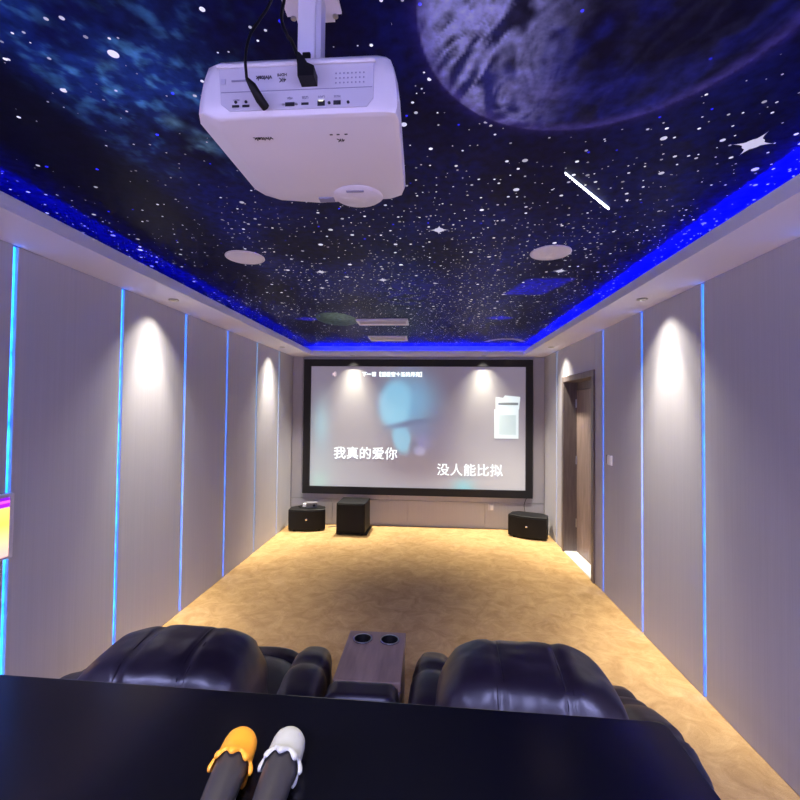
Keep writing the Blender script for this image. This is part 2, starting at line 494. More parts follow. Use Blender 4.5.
leaf = obj('door_leaf', dbox(XR+.140, XR+.180, DY0+DH+.004, DY1-DH-.004, .012, 1.94, bev=.003), M_wood, dr)
for z in (.35, 1.10, 1.78):
    h = obj('hinge', tube([(XR+.133-off.x, DY1-DH-.012-off.y, z-.05), (XR+.133-off.x, DY1-DH-.012-off.y, z+.05)], .008), M_steel, leaf)
hb = tube(spline([(XR+.14-off.x, DY0+DH+.07-off.y, 1.02), (XR+.095-off.x, DY0+DH+.07-off.y, 1.02), (XR+.09-off.x, DY0+DH+.10-off.y, 1.02), (XR+.09-off.x, DY0+DH+.19-off.y, 1.02)]), .009)
obj('door_handle', hb, M_steel, leaf, True)
obj('threshold', dbox(XR-.005, XR+.14, DY0+DH, DY1-DH, .0, .010), M_marble, dr)
struct(obj('trim_5', box(XR+.19, XR+.30, DY0-.2, DY1+.2, 0, ZC), M_wall))   # corridor wall closing the opening behind the leaf

# ------------------------------------------------------------------ wall LED strips
ORD = ['nearest', 'second', 'third', 'fourth', 'fifth', 'sixth']
def wall_strip(x, y, sgn, label, group, m):
    r = thing('led_strip', label, 'led strip', (x, y, 0), 0, group)
    obj('diffuser', box(-.004, .004, -.0095, .0095, .004, ZS-.004), m, r)
    x0, x1 = sorted((sgn*.004, sgn*.010))
    obj('channel', box(x0, x1, -GAP/2+.001, GAP/2-.001, .002, ZS-.002), M_channel, r)
    return r
lab_l = ['blue LED strip partly covered by the touch screen on the left wall',
         'blue LED strip on left wall just left of the nearest bright light scallop',
         'blue LED strip on left wall just right of the nearest bright light scallop',
         'blue LED strip mid left wall, fourth from the touch screen, no scallop beside it',
         'blue LED strip on left wall just before the farthest bright light scallop',
         'pale blue LED strip on left wall nearest the projection screen']
lab_r = ['blue LED strip nearest the camera on the right wall, beyond the recliner',
         'blue LED strip on right wall between the bright scallop and the wall switch',
         'blue LED strip on right wall between the door and the white wall switch']
M_led_lit = led_mat('lit_pale_blue_led_diffuser', (.05, .36, .95, 1), (.10, .55, 1, 1), .95)  # far strips: the white light they reflect is put into this paler emission
for i, y in enumerate(LEFT_Y[4:]):
    wall_strip(XL-.018, y, -1, lab_l[i], 'blue LED strips on the left wall', M_led if i < 4 else M_led_lit)
for y, lb in zip(RIGHT_Y[5:8], lab_r):
    wall_strip(XR+.018, y, 1, lb, 'blue LED strips on the right wall', M_led)
wall_strip(XR+.018, RIGHT_Y[8], 1, 'pale blue LED strip on right wall between door and projection screen', 'blue LED strips on the right wall', M_led_lit)
wall_strip(XR+.018, RIGHT_Y[4], 1, 'blue LED strip on right wall out of frame beside the black table', 'blue LED strips on the right wall', M_led)
wall_strip(XL-.018, LEFT_Y[3], -1, 'blue LED strip on left wall out of frame behind the touch screen', 'blue LED strips on the left wall', M_led)

# ------------------------------------------------------------------ downlights
M_lens = emit('warm_lamp_lens', (1, .9, .7, 1), .12)
def downlight(x, y, z, label, energy, size=96, blend=1., tilt=(0, 0), col=(1, .91, .74), group='recessed downlights in the white soffit', rad=.02, core=0, core_size=52):
    r = thing('downlight', label, 'downlight', (x, y, z), 0, group)
    obj('trim_ring', lathe([(.020, -.0005), (.034, -.0005), (.036, -.004), (.034, -.007), (.026, -.008), (.020, -.004)], 28, cap=False), M_steel, r, 40)
    obj('lamp_lens', lathe([(.0195, -.0005), (.0195, -.003), (.012, -.0035)], 20), M_lens, r)
    ld = bpy.data.lights.new('downlight_bulb', 'SPOT'); ld.energy = energy; ld.spot_size = math.radians(size); ld.spot_blend = blend
    ld.color = col; ld.shadow_soft_size = rad
    if core:
        ld.use_nodes = True; nt = ld.node_tree; em = nt.nodes['Emission']
        fo = nt.nodes.new('ShaderNodeLightFalloff'); fo.inputs['Strength'].default_value = 1
        nt.links.new(fo.outputs['Linear'], em.inputs['Strength'])
    lo = bpy.data.objects.new('downlight_bulb', ld); COL.objects.link(lo); lo.parent = r
    lo.location = (0, 0, -.012); lo.rotation_euler = (tilt[0], tilt[1], 0)
    if core:                                             # the reflector's narrow bright core
        lc = ld.copy(); lc.energy = core; lc.spot_size = math.radians(core_size)
        lo = bpy.data.objects.new('downlight_core', lc); COL.objects.link(lo); lo.parent = r
        lo.location = (0, 0, -.012); lo.rotation_euler = (tilt[0], tilt[1], 0)
    return r
EW = 22
EC = 35
TL = .20
downlight(-1.858, 3.00, ZS, 'recessed downlight in left soffit over the nearest bright wall scallop', EW, tilt=(0, TL), core=EC)
downlight(-1.858, 5.32, ZS, 'recessed downlight in left soffit near the projection screen', EW, tilt=(0, TL), core=EC)
downlight(1.452, 3.07, ZS, 'recessed downlight in right soffit over the bright scallop past the door', EW, tilt=(0, -TL), core=EC)
downlight(1.452, 5.32, ZS, 'recessed downlight in right soffit over the door', EW, tilt=(0, -TL), core=EC)
downlight(-1.115, 6.155, ZS, 'recessed downlight in front soffit over left half of the screen', EW*1.3, tilt=(.05, 0), core=EC*.95, core_size=56)
downlight(.755, 6.155, ZS, 'recessed downlight in front soffit over right half of the screen', EW*1.3, tilt=(.05, 0), core=EC*.95, core_size=56)
downlight(-.24, .60, ZC, 'added ceiling downlight above the black table, out of frame', 24, 34, 1, group='added downlights over the table')  # unseen lamp, added for the glow around the microphones
COOL_FILL = (.48, .50, 1)  # tint of the unseen fill lamps added behind the table to brighten the room
for x, y, nm in [(-1.858, -.9, 'left soffit'), (1.452, -.9, 'right soffit')]:
    downlight(x, y, ZS, 'added fill downlight in %s behind the table, out of frame' % nm, 175, 150, 1, col=COOL_FILL, group='added fill downlights behind the table')
downlight(-.2, -1.3, ZC, 'added ceiling fill downlight behind the table, out of frame', 215, 160, 1, col=COOL_FILL, group='added fill downlights behind the table', rad=.05)

# ------------------------------------------------------------------ ceiling fittings
def ceiling_speaker(x, y, label):
    r = thing('ceiling_speaker', label, 'speaker', (x, y, ZC), 0, 'round ceiling speakers')
    obj('rim', lathe([(.108, -.0), (.118, -.0), (.119, -.004), (.114, -.008), (.108, -.007)], 40, cap=False), M_white, r, 40)
    obj('grille', lathe([(.1078, -.001), (.1078, -.006), (.05, -.0065)], 40), M_white, r)
    return r
ceiling_speaker(-1.160, 2.61, 'round white speaker set in starry ceiling, left of the pair')
ceiling_speaker(.708, 2.605, 'round white speaker set in starry ceiling, right of the pair')

def vent(x0, x1, y0, y1, label):
    cx, cy = (x0+x1)/2, (y0+y1)/2; w, h = (x1-x0)/2, (y1-y0)/2
    r = thing('ceiling_vent', label, 'vent', (cx, cy, ZC), 0, 'white rectangular ceiling vents')
    bm = bmesh.new(); T = .018
    for q in [(-w, w, -h, -h+T), (-w, w, h-T, h), (-w, -w+T, -h+T, h-T), (w-T, w, -h+T, h-T)]:
        add_box(bm, *q, -.022, 0, .002)
    obj('vent_frame', bm, M_white, r)
    bm = bmesh.new(); n = 6
    for i in range(n):
        yy = -h+T+(i+.5)*(2*h-2*T)/n
        vs = [bm.verts.new(p) for p in [(-w+T, yy-.014, -.018), (w-T, yy-.014, -.018), (w-T, yy+.014, -.006), (-w+T, yy+.014, -.006)]]
        f = bm.faces.new(vs); e = bmesh.ops.extrude_face_region(bm, geom=[f])
        for v in e['geom']:
            if isinstance(v, bmesh.types.BMVert): v.co.z += .003
    obj('louvre_slats', bm, M_white, r)
    obj('back_plate', box(-w+T, w-T, -h+T, h-T, -.002, 0), M_white, r)
    return r
vent(-.775, -.235, 4.43, 4.68, 'white rectangular vent in starry ceiling, nearer of the two')
vent(-.795, -.300, 5.45, 5.75, 'white rectangular vent in starry ceiling, closer to the screen')

# meteor light: tapering row of white points
r = thing('meteor_light', 'glowing white meteor shaped light bar on the starry ceiling', 'light', (.525, 1.728, ZC))
d = Vector((.296, .318, 0)); n_ = Vector((-d.y, d.x, 0)).normalized()
bm = bmesh.new()
add_loft(bm, [[tuple(d*t+n_*s*w+Vector((0, 0, zz))) for s, zz in ((-1, -.0), (1, -.0), (1, -.006), (-1, -.006))] for t, w in ((0, .0018), (.15, .0024), (.5, .0032), (.97, .0042), (1, .002))])
obj('light_bar', bm, emit('meteor_glow', (.80, .90, 1, 1), .7), r)
bm = bmesh.new()
for i in range(26):
    p = d*(.02+.96*i/25); a_ = .0014+.0014*i/25; add_box(bm, p.x-a_, p.x+a_, p.y-a_, p.y+a_, -.0085, -.006)
obj('led_dots', bm, emit('meteor_dots', (1, 1, 1, 1), 4), r)

# ------------------------------------------------------------------ projection screen
SX0, SX1, SZ0, SZ1 = -1.850, 1.458, .452, 2.413
IX0, IX1, IZ0, IZ1 = -1.746, 1.360, .560, 2.312
sc = thing('projection_screen', 'large black framed projection screen showing a karaoke video', 'screen', ((SX0+SX1)/2, YF-.06, SZ0))
so = Vector(sc.location)
def sbox(x0, x1, y0, y1, z0, z1, bev=0): return (x0-so.x, x1-so.x, y0-so.y, y1-so.y, z0-so.z, z1-so.z, bev)
bm = bmesh.new()
for q in [(SX0, SX1, YF-.06, YF-.001, SZ0, IZ0), (SX0, SX1, YF-.06, YF-.001, IZ1, SZ1), (SX0, IX0, YF-.06, YF-.001, IZ0, IZ1), (IX1, SX1, YF-.06, YF-.001, IZ0, IZ1)]:
    add_box(bm, *sbox(*q, bev=.003))
obj('screen_frame', bm, M_frame, sc)

def screen_paint(s, t):
    """projected frame, s right, t down, both 0..1"""
    x = 311+s*215; y = 366+t*122
    g = lambda cx, cy, rx, ry: math.exp(-((x-cx)/rx)**2-((y-cy)/ry)**2)
    def ell(cx, cy, rx, ry, soft=.35, rot=0):
        dx, dy = x-cx, y-cy; c_, s_ = math.cos(rot), math.sin(rot)
        q = math.hypot((dx*c_+dy*s_)/rx, (-dx*s_+dy*c_)/ry); return sstep(1+soft, 1-soft, q)
    c = mix((122, 116, 132), (176, 174, 178), sstep(380, 500, y)*.75)
    c = mix(c, (186, 182, 184), .7*g(505, 480, 55, 40))
    c = mix(c, (150, 190, 200), .8*g(322, 425, 9, 26)+.25*g(322, 470, 20, 20))
    c = mix(c, (150, 205, 190), .5*g(321, 483, 9, 9))
    c = mix(c, (128, 200, 208), .85*g(466, 486, 10, 8))
    c = mix(c, (104, 98, 118), .75*ell(440, 400, 34, 42, .7))          # dark hair
    c = mix(c, (112, 100, 116), .6*ell(420, 462, 40, 18, .7))          # shoulder shade
    c = mix(c, (118, 170, 200), .9*ell(412, 402, 26, 27, .75))         # side of the forehead
    c = mix(c, (136, 190, 214), .95*ell(397, 403, 16, 23, .30, .15))   # forehead
    c = mix(c, (140, 194, 216), .9*ell(398, 416, 12, 10, .5))
    c = mix(c, (136, 188, 210), .95*ell(404, 438, 9, 16, .35, -.20))   # nose
    c = mix(c, (92, 108, 140), .85*ell(412, 423.5, 20, 2.6, .9, -.18)) # brow
    c = mix(c, (112, 130, 164), .75*ell(424, 430, 13, 7, .7, .3))      # eye socket
    c = mix(c, (130, 132, 172), .75*ell(426, 442, 9, 8, .6, .4))
    c = mix(c, (96, 108, 134), .7*ell(416, 447, 4, 6, .6))
    c = mix(c, (168, 168, 200), .7*ell(422, 451, 6, 4.5, .6, .3))      # lips
    c = mix(c, (116, 112, 138), .5*ell(444, 432, 14, 22, .7))
    return lin(*[max(0, 128+(v-128)*1.35-14) for v in c])
nx, ny = 216, 124
verts = []; cols = []
for j in range(ny+1):
    for i in range(nx+1):
        s, t_ = i/nx, j/ny
        verts.append((IX0+(IX1-IX0)*s-so.x, YF-.030-so.y, IZ1+(IZ0-IZ1)*t_-so.z)); cols += list(screen_paint(s, t_))
faces = [(j*(nx+1)+i, (j+1)*(nx+1)+i, (j+1)*(nx+1)+i+1, j*(nx+1)+i+1) for j in range(ny) for i in range(nx)]
k = len(verts)
for (x, z) in ((IX0, IZ0), (IX1, IZ0), (IX1, IZ1), (IX0, IZ1)):
    verts.append((x-so.x, YF-.026-so.y, z-so.z)); cols += [.3, .3, .3, 1]
faces.append((k, k+3, k+2, k+1))
me = bpy.data.meshes.new('screen_surface'); me.from_pydata(verts, [], faces)
a = me.attributes.new('image', 'FLOAT_COLOR', 'POINT'); a.data.foreach_set('color', cols)
m, nt, b = new_mat('projected_picture')
at = nt.nodes.new('ShaderNodeAttribute'); at.attribute_name = 'image'
nt.links.new(at.outputs['Color'], b.inputs['Emission Color']); b.inputs['Emission Strength'].default_value = .24
b.inputs['Base Color'].default_value = (.36, .36, .35, 1); b.inputs['Roughness'].default_value = .8; b.inputs['Specular IOR Level'].default_value = .1
me.materials.append(m)
ss = bpy.data.objects.new('screen_surface', me); COL.objects.link(ss); ss.parent = sc

M_lyric = emit('projected_white_text', (.86, .97, 1, 1), .36, (.75, .75, .75, 1))
M_capt = emit('projected_small_text', (.80, .97, 1, 1), .75, (.75, .75, .75, 1))
M_pink = emit('projected_pink_mark', (1, .75, .75, 1), .18, (.75, .7, .7, 1))
def stext(name, s, cx, cz, w, mm, off_=0, sp=1.):
    return text(name, s, .2, Matrix.Translation((cx-so.x, YF-.0325-so.y, cz-so.z)) @ Matrix.Rotation(PI/2, 4, 'X'), mm, sc, .0008, off_, sp, w)
stext('lyric_text', '我真的爱你', -.930, 1.05, .93, M_lyric, .0015, 1.02)
stext('lyric_text', '没人能比拟', .577, .835, .93, M_lyric, .001, 1.06)
stext('caption_text', '下一首【望星空十五的月亮】', -.555, 2.20, .87, M_capt, .0015)
bm = bmesh.new()                                   # small loudspeaker icon
bm2 = [(-.03, -.02), (-.012, -.02), (.012, -.045), (.012, .045), (-.012, .02), (-.03, .02)]
add_loft(bm, [[(-1.40+x-so.x, YF-.0335-so.y, 2.198+z-so.z) for x, z in bm2], [(-1.40+x-so.x, YF-.031-so.y, 2.198+z-so.z) for x, z in bm2]])
add_box(bm, -1.382-so.x, -1.374-so.x, YF-.0335-so.y, YF-.031-so.y, 2.168-so.z, 2.228-so.z)
obj('sound_icon', bm, M_pink, sc)
bm = bmesh.new()                                   # pale card at upper right of the picture
add_box(bm, *sbox(.922, 1.262, YF-.0330, YF-.031, 1.290, 1.705))
card = [(.940, 1.705), (1.268, 1.705), (1.285, 1.885), (1.070, 1.905), (1.045, 1.870), (.940, 1.880)]
add_loft(bm, [[(x-so.x, YF-.0330-so.y, z-so.z) for x, z in card], [(x-so.x, YF-.031-so.y, z-so.z) for x, z in card]])
obj('picture_card', bm, emit('projected_pale_card', (.72, .93, .97, 1), .20, (.7, .7, .7, 1)), sc)
bm = bmesh.new(); add_box(bm, *sbox(.975, 1.255, YF-.0342, YF-.0331, 1.768, 1.802)); 
obj('card_band', bm, emit('projected_card_band', (.25, .33, .36, 1), .1, (.3, .32, .33, 1)), sc)
bm = bmesh.new(); add_box(bm, *sbox(.985, 1.225, YF-.0342, YF-.0331, 1.345, 1.625))
obj('card_inset', bm, emit('projected_card_inset', (.55, .78, .80, 1), .16, (.6, .65, .65, 1)), sc)

# ------------------------------------------------------------------ loudspeakers and subwoofer
def loudspeaker(x, y, rz, label):
    r = thing('loudspeaker', label, 'speaker', (x, y, 0), rz, 'karaoke loudspeakers on the floor')
    W, D, H_ = .255, .13, .295
    front = [(-W+2*W*i/14, -D-.045*math.cos((i/7-1)*PI/2)) for i in range(15)]
    foot = front+[(W-.01, D*.35), (W-.09, D), (-W+.09, D), (-W+.01, D*.35)]
    bm = bmesh.new()
    cx, cy = 0, -.02
    rings = []
    for z, k in ((.018, .965), (.026, .985), (H_-.012, .985), (H_-.003, .975), (H_, .955)):
        rings.append([(cx+(a-cx)*k, cy+(b_-cy)*k, z) for a, b_ in foot])
    add_loft(bm, rings); obj('cabinet', bm, M_black, r, 35)
    bm = bmesh.new()
    gr = [(a*.955, b_) for a, b_ in front]
    for z0 in (0,):
        outer = [[(a, b_-.010, z) for a, b_ in gr]+[(a, b_+.004, z) for a, b_ in gr[::-1]] for z in (.036, H_-.022)]
        add_loft(bm, outer)
    obj('grille', bm, M_grille, r, 35)
    bm = lathe([(.013, 0), (.013, .003), (.010, .004)], 18, M=Matrix.Translation((0, -D-.0545, .165)) @ Matrix.Rotation(PI/2, 4, 'X'))
    obj('badge', bm, M_chrome, r)
    for sx in (-.17, .17):
        for sy in (-.11, .07): obj('rubber_foot', box(sx-.02, sx+.02, sy-.02, sy+.02, 0, .018, .003), M_black, r)
    return r
loudspeaker(-1.70, 6.04, math.radians(9), 'black curved loudspeaker on floor left of screen with a small device on top')
loudspeaker(1.35, 5.985, math.radians(-24), 'black curved loudspeaker on floor in the corner right of screen')
sw = thing('subwoofer', 'black cube subwoofer on floor below left part of screen', 'speaker', (-1.035, 5.955, 0), math.radians(-2))
obj('cabinet', box(-.195, .195, -.195, .195, .03, .425, .006), M_black, sw)
obj('grille', box(-.182, .182, -.207, -.196, .045, .412, .004), M_grille, sw)
obj('base_plate', box(-.20, .225, -.205, .205, .016, .029, .003), M_black, sw)
for sx in (-.15, .15):
    for sy in (-.15, .15): obj('foot', lathe([(.02, 0), (.022, .004), (.02, .016)], 16, M=Matrix.Translation((sx, sy, 0))), M_black, sw)

dv = thing('receiver_box', 'small dark device with a pale edge lying on top of the left loudspeaker', 'device', (-1.635, 6.04, .296), math.radians(15))
obj('case', box(-.085, .065, -.05, .05, .001, .075, .008), M_grey, dv)
obj('plug', box(-.135, -.087, -.02, .02, .012, .06, .006), M_socket, dv)
obj('knob', lathe([(.018, 0), (.018, .012), (.014, .014)], 16, M=Matrix.Translation((.02, -.0505, .038)) @ Matrix.Rotation(PI/2, 4, 'X')), M_black, dv)
tag(obj('speaker_cable', tube(spline([(-1.79, 5.99, .301), (-1.83, 6.02, .312), (-1.80, 6.09, .305), (-1.74, 6.08, .303)]), .006), M_black), 'short black cable looped on top of the left loudspeaker', 'cable')
tag(obj('speaker_cable', tube(spline([(-1.43, 6.13, .006), (-1.36, 6.17, .006), (-1.28, 6.16, .006), (-1.23, 6.20, .006)]), .005), M_grey), 'thin cable on the floor between left loudspeaker and subwoofer', 'cable')
tag(obj('speaker_cable', tube(spline([(1.32, 6.10, .300), (1.33, 6.20, .37), (1.37, 6.28, .43), (1.385, 6.285, .447)]), .004), M_black), 'thin black cable running up from right loudspeaker to the screen', 'cable')

# socket and switch
so2 = thing('wall_socket', 'white power socket with plug on wall under right half of screen', 'socket', (.885, YF-.001, .305))
obj('plate', box(-.043, .043, -.010, 0, -.043, .043, .004), M_whitedim, so2)
obj('plug', box(-.018, .022, -.045, -.0105, -.035, .035, .008), M_socket, so2)
sw2 = thing('wall_switch', 'small white wall switch on right wall near the door', 'switch', (XR-.001, 4.03, 1.245))
obj('plate', box(-.012, 0, -.045, .045, -.045, .045, .004), M_socket, sw2)
obj('rocker', box(-.020, -.0125, -.033, .033, -.036, .036, .003), M_white, sw2)
obj('mounting_box', box(-.006, 0, .046, .085, -.040, .040, .003), M_grey, sw2)

# touch screen on the left wall
tp = thing('touch_screen', 'bright karaoke touch screen in pale bezel on left wall, cut by frame edge', 'screen', (XL+.001, 1.99, .945))
obj('bezel', box(0, .035, -.55, -.02, 0, .31, .006), M_whitedim, tp)
bm = bmesh.new()
vs = [bm.verts.new(p) for p in [(.0356, -.535, .015), (.0356, -.045, .015), (.0356, -.045, .295), (.0356, -.535, .295)]]
f = bm.faces.new(vs); bmesh.ops.solidify(bm, geom=[f], thickness=.0006)
m, nt, b = new_mat('touch_screen_picture')
tc = nt.nodes.new('ShaderNodeTexCoord'); sp_ = nt.nodes.new('ShaderNodeSeparateXYZ'); nt.links.new(tc.outputs['Object'], sp_.inputs[0])
cr = nt.nodes.new('ShaderNodeValToRGB'); cr.color_ramp.interpolation = 'LINEAR'
mr = nt.nodes.new('ShaderNodeMapRange'); mr.inputs[1].default_value = .015; mr.inputs[2].default_value = .295; nt.links.new(sp_.outputs[2], mr.inputs[0])
nt.links.new(mr.outputs[0], cr.inputs[0]); e = cr.color_ramp.elements
e[0].position = 0; e[0].color = lin(236, 170, 170); e[1].position = 1; e[1].color = lin(120, 20, 190)
for p, c in ((.25, lin(240, 190, 150)), (.55, lin(245, 200, 90)), (.82, lin(246, 205, 110)), (.84, lin(150, 20, 200)), (.90, lin(160, 30, 210)), (.91, lin(250, 90, 250)), (.94, lin(250, 90, 250)), (.95, lin(120, 20, 190))):
    q = e.new(p); q.color = c
nt.links.new(cr.outputs[0], b.inputs['Emission Color']); b.inputs['Emission Strength'].default_value = .5; b.inputs['Base Color'].default_value = (.02, .02, .02, 1)
obj('display', bm, m, tp)

# ------------------------------------------------------------------ projector
pj = thing('projector', 'white projector hung upside down from the ceiling with cables in its back', 'projector', (-.253, .96, 2.225))
po = Vector(pj.location)
foot = [(-.444, .790), (-.062, .790), (-.066, 1.075), (-.080, 1.110), (-.115, 1.125), (-.30, 1.138), (-.435, 1.118), (-.455, 1.085), (-.462, 1.04)]
foot = [(-.449, .792), (-.434, .787), (-.085, .787), (-.066, .792), (-.061, .812), (-.066, 1.075), (-.075, 1.106), (-.105, 1.124), (-.300, 1.138), (-.415, 1.118), (-.440, 1.108), (-.455, 1.075), (-.461, .820)]
# left flank of the case is chamfered: underside is narrower than the waist
def ring(dx, dy, z, cham=0):
    out = []
    for (x, y) in foot:
        cx, cy = -.253, .96
        k = 1-dx/.19; l = 1-dy/.17
        xx = (x-cx)*k+cx
        if cham and x < -.35: xx += cham*(1 if x < -.43 else .5)
        out.append((xx-po.x, (y-cy)*l+cy-po.y, z-po.z))
    return out
bm = bmesh.new()
add_loft(bm, [ring(.010, .010, 2.225, .030), ring(.003, .003, 2.2275, .028), ring(0, 0, 2.238), ring(.001, .001, 2.262), ring(.006, .003, 2.300), ring(.014, .006, 2.332), ring(.024, .014, 2.345), ring(.05, .04, 2.349)])
obj('case', bm, M_white, pj, 50)
yr = .7868-po.y
bm = bmesh.new()
pp = [(-.408, 2.318), (-.110, 2.318), (-.110, 2.252), (-.122, 2.236), (-.385, 2.236), (-.402, 2.250)]
add_loft(bm, [[(x-po.x, yr-.0015, z-po.z) for x, z in pp], [(x-po.x, yr+.004, z-po.z) for x, z in pp]])
pan = obj('port_panel', bm, M_whitedim, pj)
obj('panel_seam', box(-.402-po.x, -.112-po.x, yr-.0022, yr-.0016, 2.2715-po.z, 2.2728-po.z), M_faint, pan)
obj('panel_ridge', box(-.412-po.x, -.106-po.x, yr-.0065, yr-.0012, 2.318-po.z, 2.325-po.z, .002), M_white, pan)
def port(name, cx, cz, w, h, m=M_print, par=pan):
    return obj(name, box(cx-w/2-po.x, cx+w/2-po.x, yr-.0030, yr-.0016, cz-h/2-po.z, cz+h/2-po.z, .0005), m, par)
for cx, w, h in [(-.373, .014, .0045), (-.353, .014, .0045), (-.268, .018, .0075), (-.239, .014, .0045), (-.208, .014, .010), (-.178, .014, .008)]:
    port('port', cx, 2.2445, w, h)
port('port_mark', -.2085, 2.2485, .010, .003, emit('network_led', (.9, .9, .6, 1), .8))
for cx, cz in [(-.373, 2.2525), (-.353, 2.2525), (-.193, 2.2445), (-.157, 2.2445)]:
    obj('audio_jack', lathe([(.0028, 0), (.0028, .0014)], 14, M=Matrix.Translation((cx-po.x, yr-.0016, cz-po.z)) @ Matrix.Rotation(PI/2, 4, 'X')), M_print, pan)
obj('vga_screw', lathe([(.0022, 0), (.0022, .002)], 10, M=Matrix.Translation((-.2555-po.x, yr-.0016, 2.2445-po.z)) @ Matrix.Rotation(PI/2, 4, 'X')), M_steel, pan)
obj('vga_screw', lathe([(.0022, 0), (.0022, .002)], 10, M=Matrix.Translation((-.2805-po.x, yr-.0016, 2.2445-po.z)) @ Matrix.Rotation(PI/2, 4, 'X')), M_steel, pan)
port('nameplate', -.367, 2.2935, .030, .0035, M_faint)
port('nameplate', -.398, 2.293, .010, .010, mat('pale_sticker', lin(196, 194, 212), .6))
bm = bmesh.new()
for i in range(8):
    for j in range(3): add_box(bm, -.182+i*.0075-po.x, -.1795+i*.0075-po.x, yr-.0022, yr-.0014, 2.281+j*.009-po.z, 2.2835+j*.009-po.z)
obj('vent_holes', bm, M_faint, pan)
Mrear = frame_M((0, yr-.0020, 0), (-1, 0, 0), (0, 0, -1))      # upside-down lettering
def ptext(s, x, z, w, m, off_=0):
    return text('lettering', s, .02, Matrix.Translation((x-po.x, 0, z-po.z)) @ Mrear, m, pan, .0004, off_, 1, w)
ptext('vivitek', -.319, 2.2975, .032, M_print, .0004)
ptext('HDMI', -.284, 2.302, .018, M_print); ptext('4K', -.283, 2.292, .014, M_print)
for x, s in ((-.372, 'HDMI 1'), (-.268, 'VGA'), (-.239, 'USB'), (-.208, 'LAN'), (-.178, 'RS232')): ptext(s, x, 2.2565, .012, M_faint)
# lettering on the underside, read from the screen end
def utext(s, x, y, w, m): return text('lettering', s, .02, Matrix.Translation((x-po.x, y-po.y, -.0006)) @ frame_M((0, 0, 0), (-1, 0, 0), (0, 1, 0)), m, pj, .0004, .0003, 1, w)
utext('vivitek', -.345, .853, .040, M_print); utext('4K', -.187, .866, .016, M_print)
for x in (-.203, -.189, -.173): obj('indicator', box(x-.003-po.x, x+.003-po.x, .846-po.y, .8485-po.y, -.001, .0005), M_print, pj)
# lens bay: rounded scoop and lens barrel at the screen end
def hemi(c, r0, r1, z0, z1, n=28):
    bm = bmesh.new()
    add_loft(bm, [[(c[0]+r*math.cos(2*PI*i/n)-po.x, c[1]+r*math.sin(2*PI*i/n)*.9-po.y, z-po.z) for i in range(n)] for r, z in ((r1, z1), (r1, z0+.006), (r0, z0))])
    return bm
lb = obj('lens_cover', hemi((-.190, 1.100), .058, .066, 2.2205, 2.31), M_white, pj, 40)
obj('focus_lever', box(-.215-po.x, -.170-po.x, 1.060-po.y, 1.068-po.y, 2.2180-po.z, 2.2212-po.z, .0015), M_faint, lb)
obj('lens', lathe([(.036, 0), (.036, .006), (.030, .012), (.010, .016)], 28, M=Matrix.Translation((-.190-po.x, 1.157-po.y, 2.272-po.z)) @ Matrix.Rotation(-PI/2, 4, 'X')), M_black, lb)
obj('foot_pad', box(-.295-po.x, -.255-po.x, 1.100-po.y, 1.122-po.y, -.004, .001, .002), M_faint, pj)

# ceiling mount
mt = thing('projector_mount', 'white pole bracket fixing the projector to the starry ceiling', 'mount', (-.278, .955, ZC))
obj('pole', box(-.026, .014, -.022, .022, -.281, -.006, .003), M_white, mt)
obj('pole_cover', box(.0145, .027, -.018, .020, -.281, -.006, .002), M_whitedim, mt)
bm = box(-.072, .060, -.06, .062, -.006, 0, 0)
bmesh.ops.bevel(bm, geom=[e for e in bm.edges if abs(e.verts[0].co.z-e.verts[1].co.z) > .001], offset=.02, segments=5, affect='EDGES')
pl = obj('ceiling_plate', bm, M_white, mt)
for x in (-.058, .044):
    for y in (-.044, .046): obj('screw', lathe([(.007, -.0062), (.007, -.008), (.004, -.010)], 12, M=Matrix.Translation((x, y, 0))), M_steel, pl)
obj('pole_clamp', box(-.012, .006, -.030, -.0225, -.20, -.155, .002), M_black, mt); obj('clamp_screw', box(-.021, .011, -.028, -.0225, -.225, -.201, .002), M_black, mt)

# cables
DX = .013
cb = thing('video_cable', 'thin black video cable plugged low into left part of projector back', 'cable', (-.3255, .770, 2.243))
co = Vector(cb.location)
bm = bmesh.new()
A = [(-.3325, .782, 2.242), (-.336, .764, 2.248), (-.345, .752, 2.268), (-.350, .750, 2.285)]
radii = [.0085, .0085, .006, .003]
tube([Vector((-.3145, .7845, 2.2400))-co, Vector((-.3195, .770, 2.2445))-co, Vector((-.329, .757, 2.261))-co, Vector((-.338, .752, 2.272))-co], 0, 12, [.0078, .0085, .0075, .0032], bm)
obj('connector', bm, M_black, cb, 40)
obj('cord', tube([p-co for p in spline([(-.338, .752, 2.272), (-.340, .750, 2.31), (-.338, .762, 2.36), (-.334, .795, 2.42), (-.330, .840, 2.50), (-.328, .885, 2.6195)])], .0026), M_black, cb, True)
PX = .012; PZ = -.005
cb = thing('power_cable', 'black mains cable with angled plug in upper middle of projector back', 'cable', (-.243, .770, 2.295))
co = Vector(cb.location)
bm = bmesh.new()
hex_ = lambda y: [(x+PX-co.x, y-co.y, z+PZ-co.z) for x, z in ((-.2575, 2.2815), (-.2275, 2.2815), (-.2275, 2.300), (-.240, 2.306), (-.246, 2.316), (-.255, 2.326), (-.262, 2.326), (-.2585, 2.305))]
add_loft(bm, [hex_(.7845), hex_(.757)])
obj('plug', bm, M_black, cb)
obj('cord', tube([p-co for p in spline([(-.2470, .770, 2.317), (-.256, .772, 2.340), (-.268, .785, 2.368), (-.288, .82, 2.41), (-.314, .858, 2.48), (-.318, .885, 2.55), (-.318, .890, 2.6195)])], .0034, radii=None), M_black, cb, True)

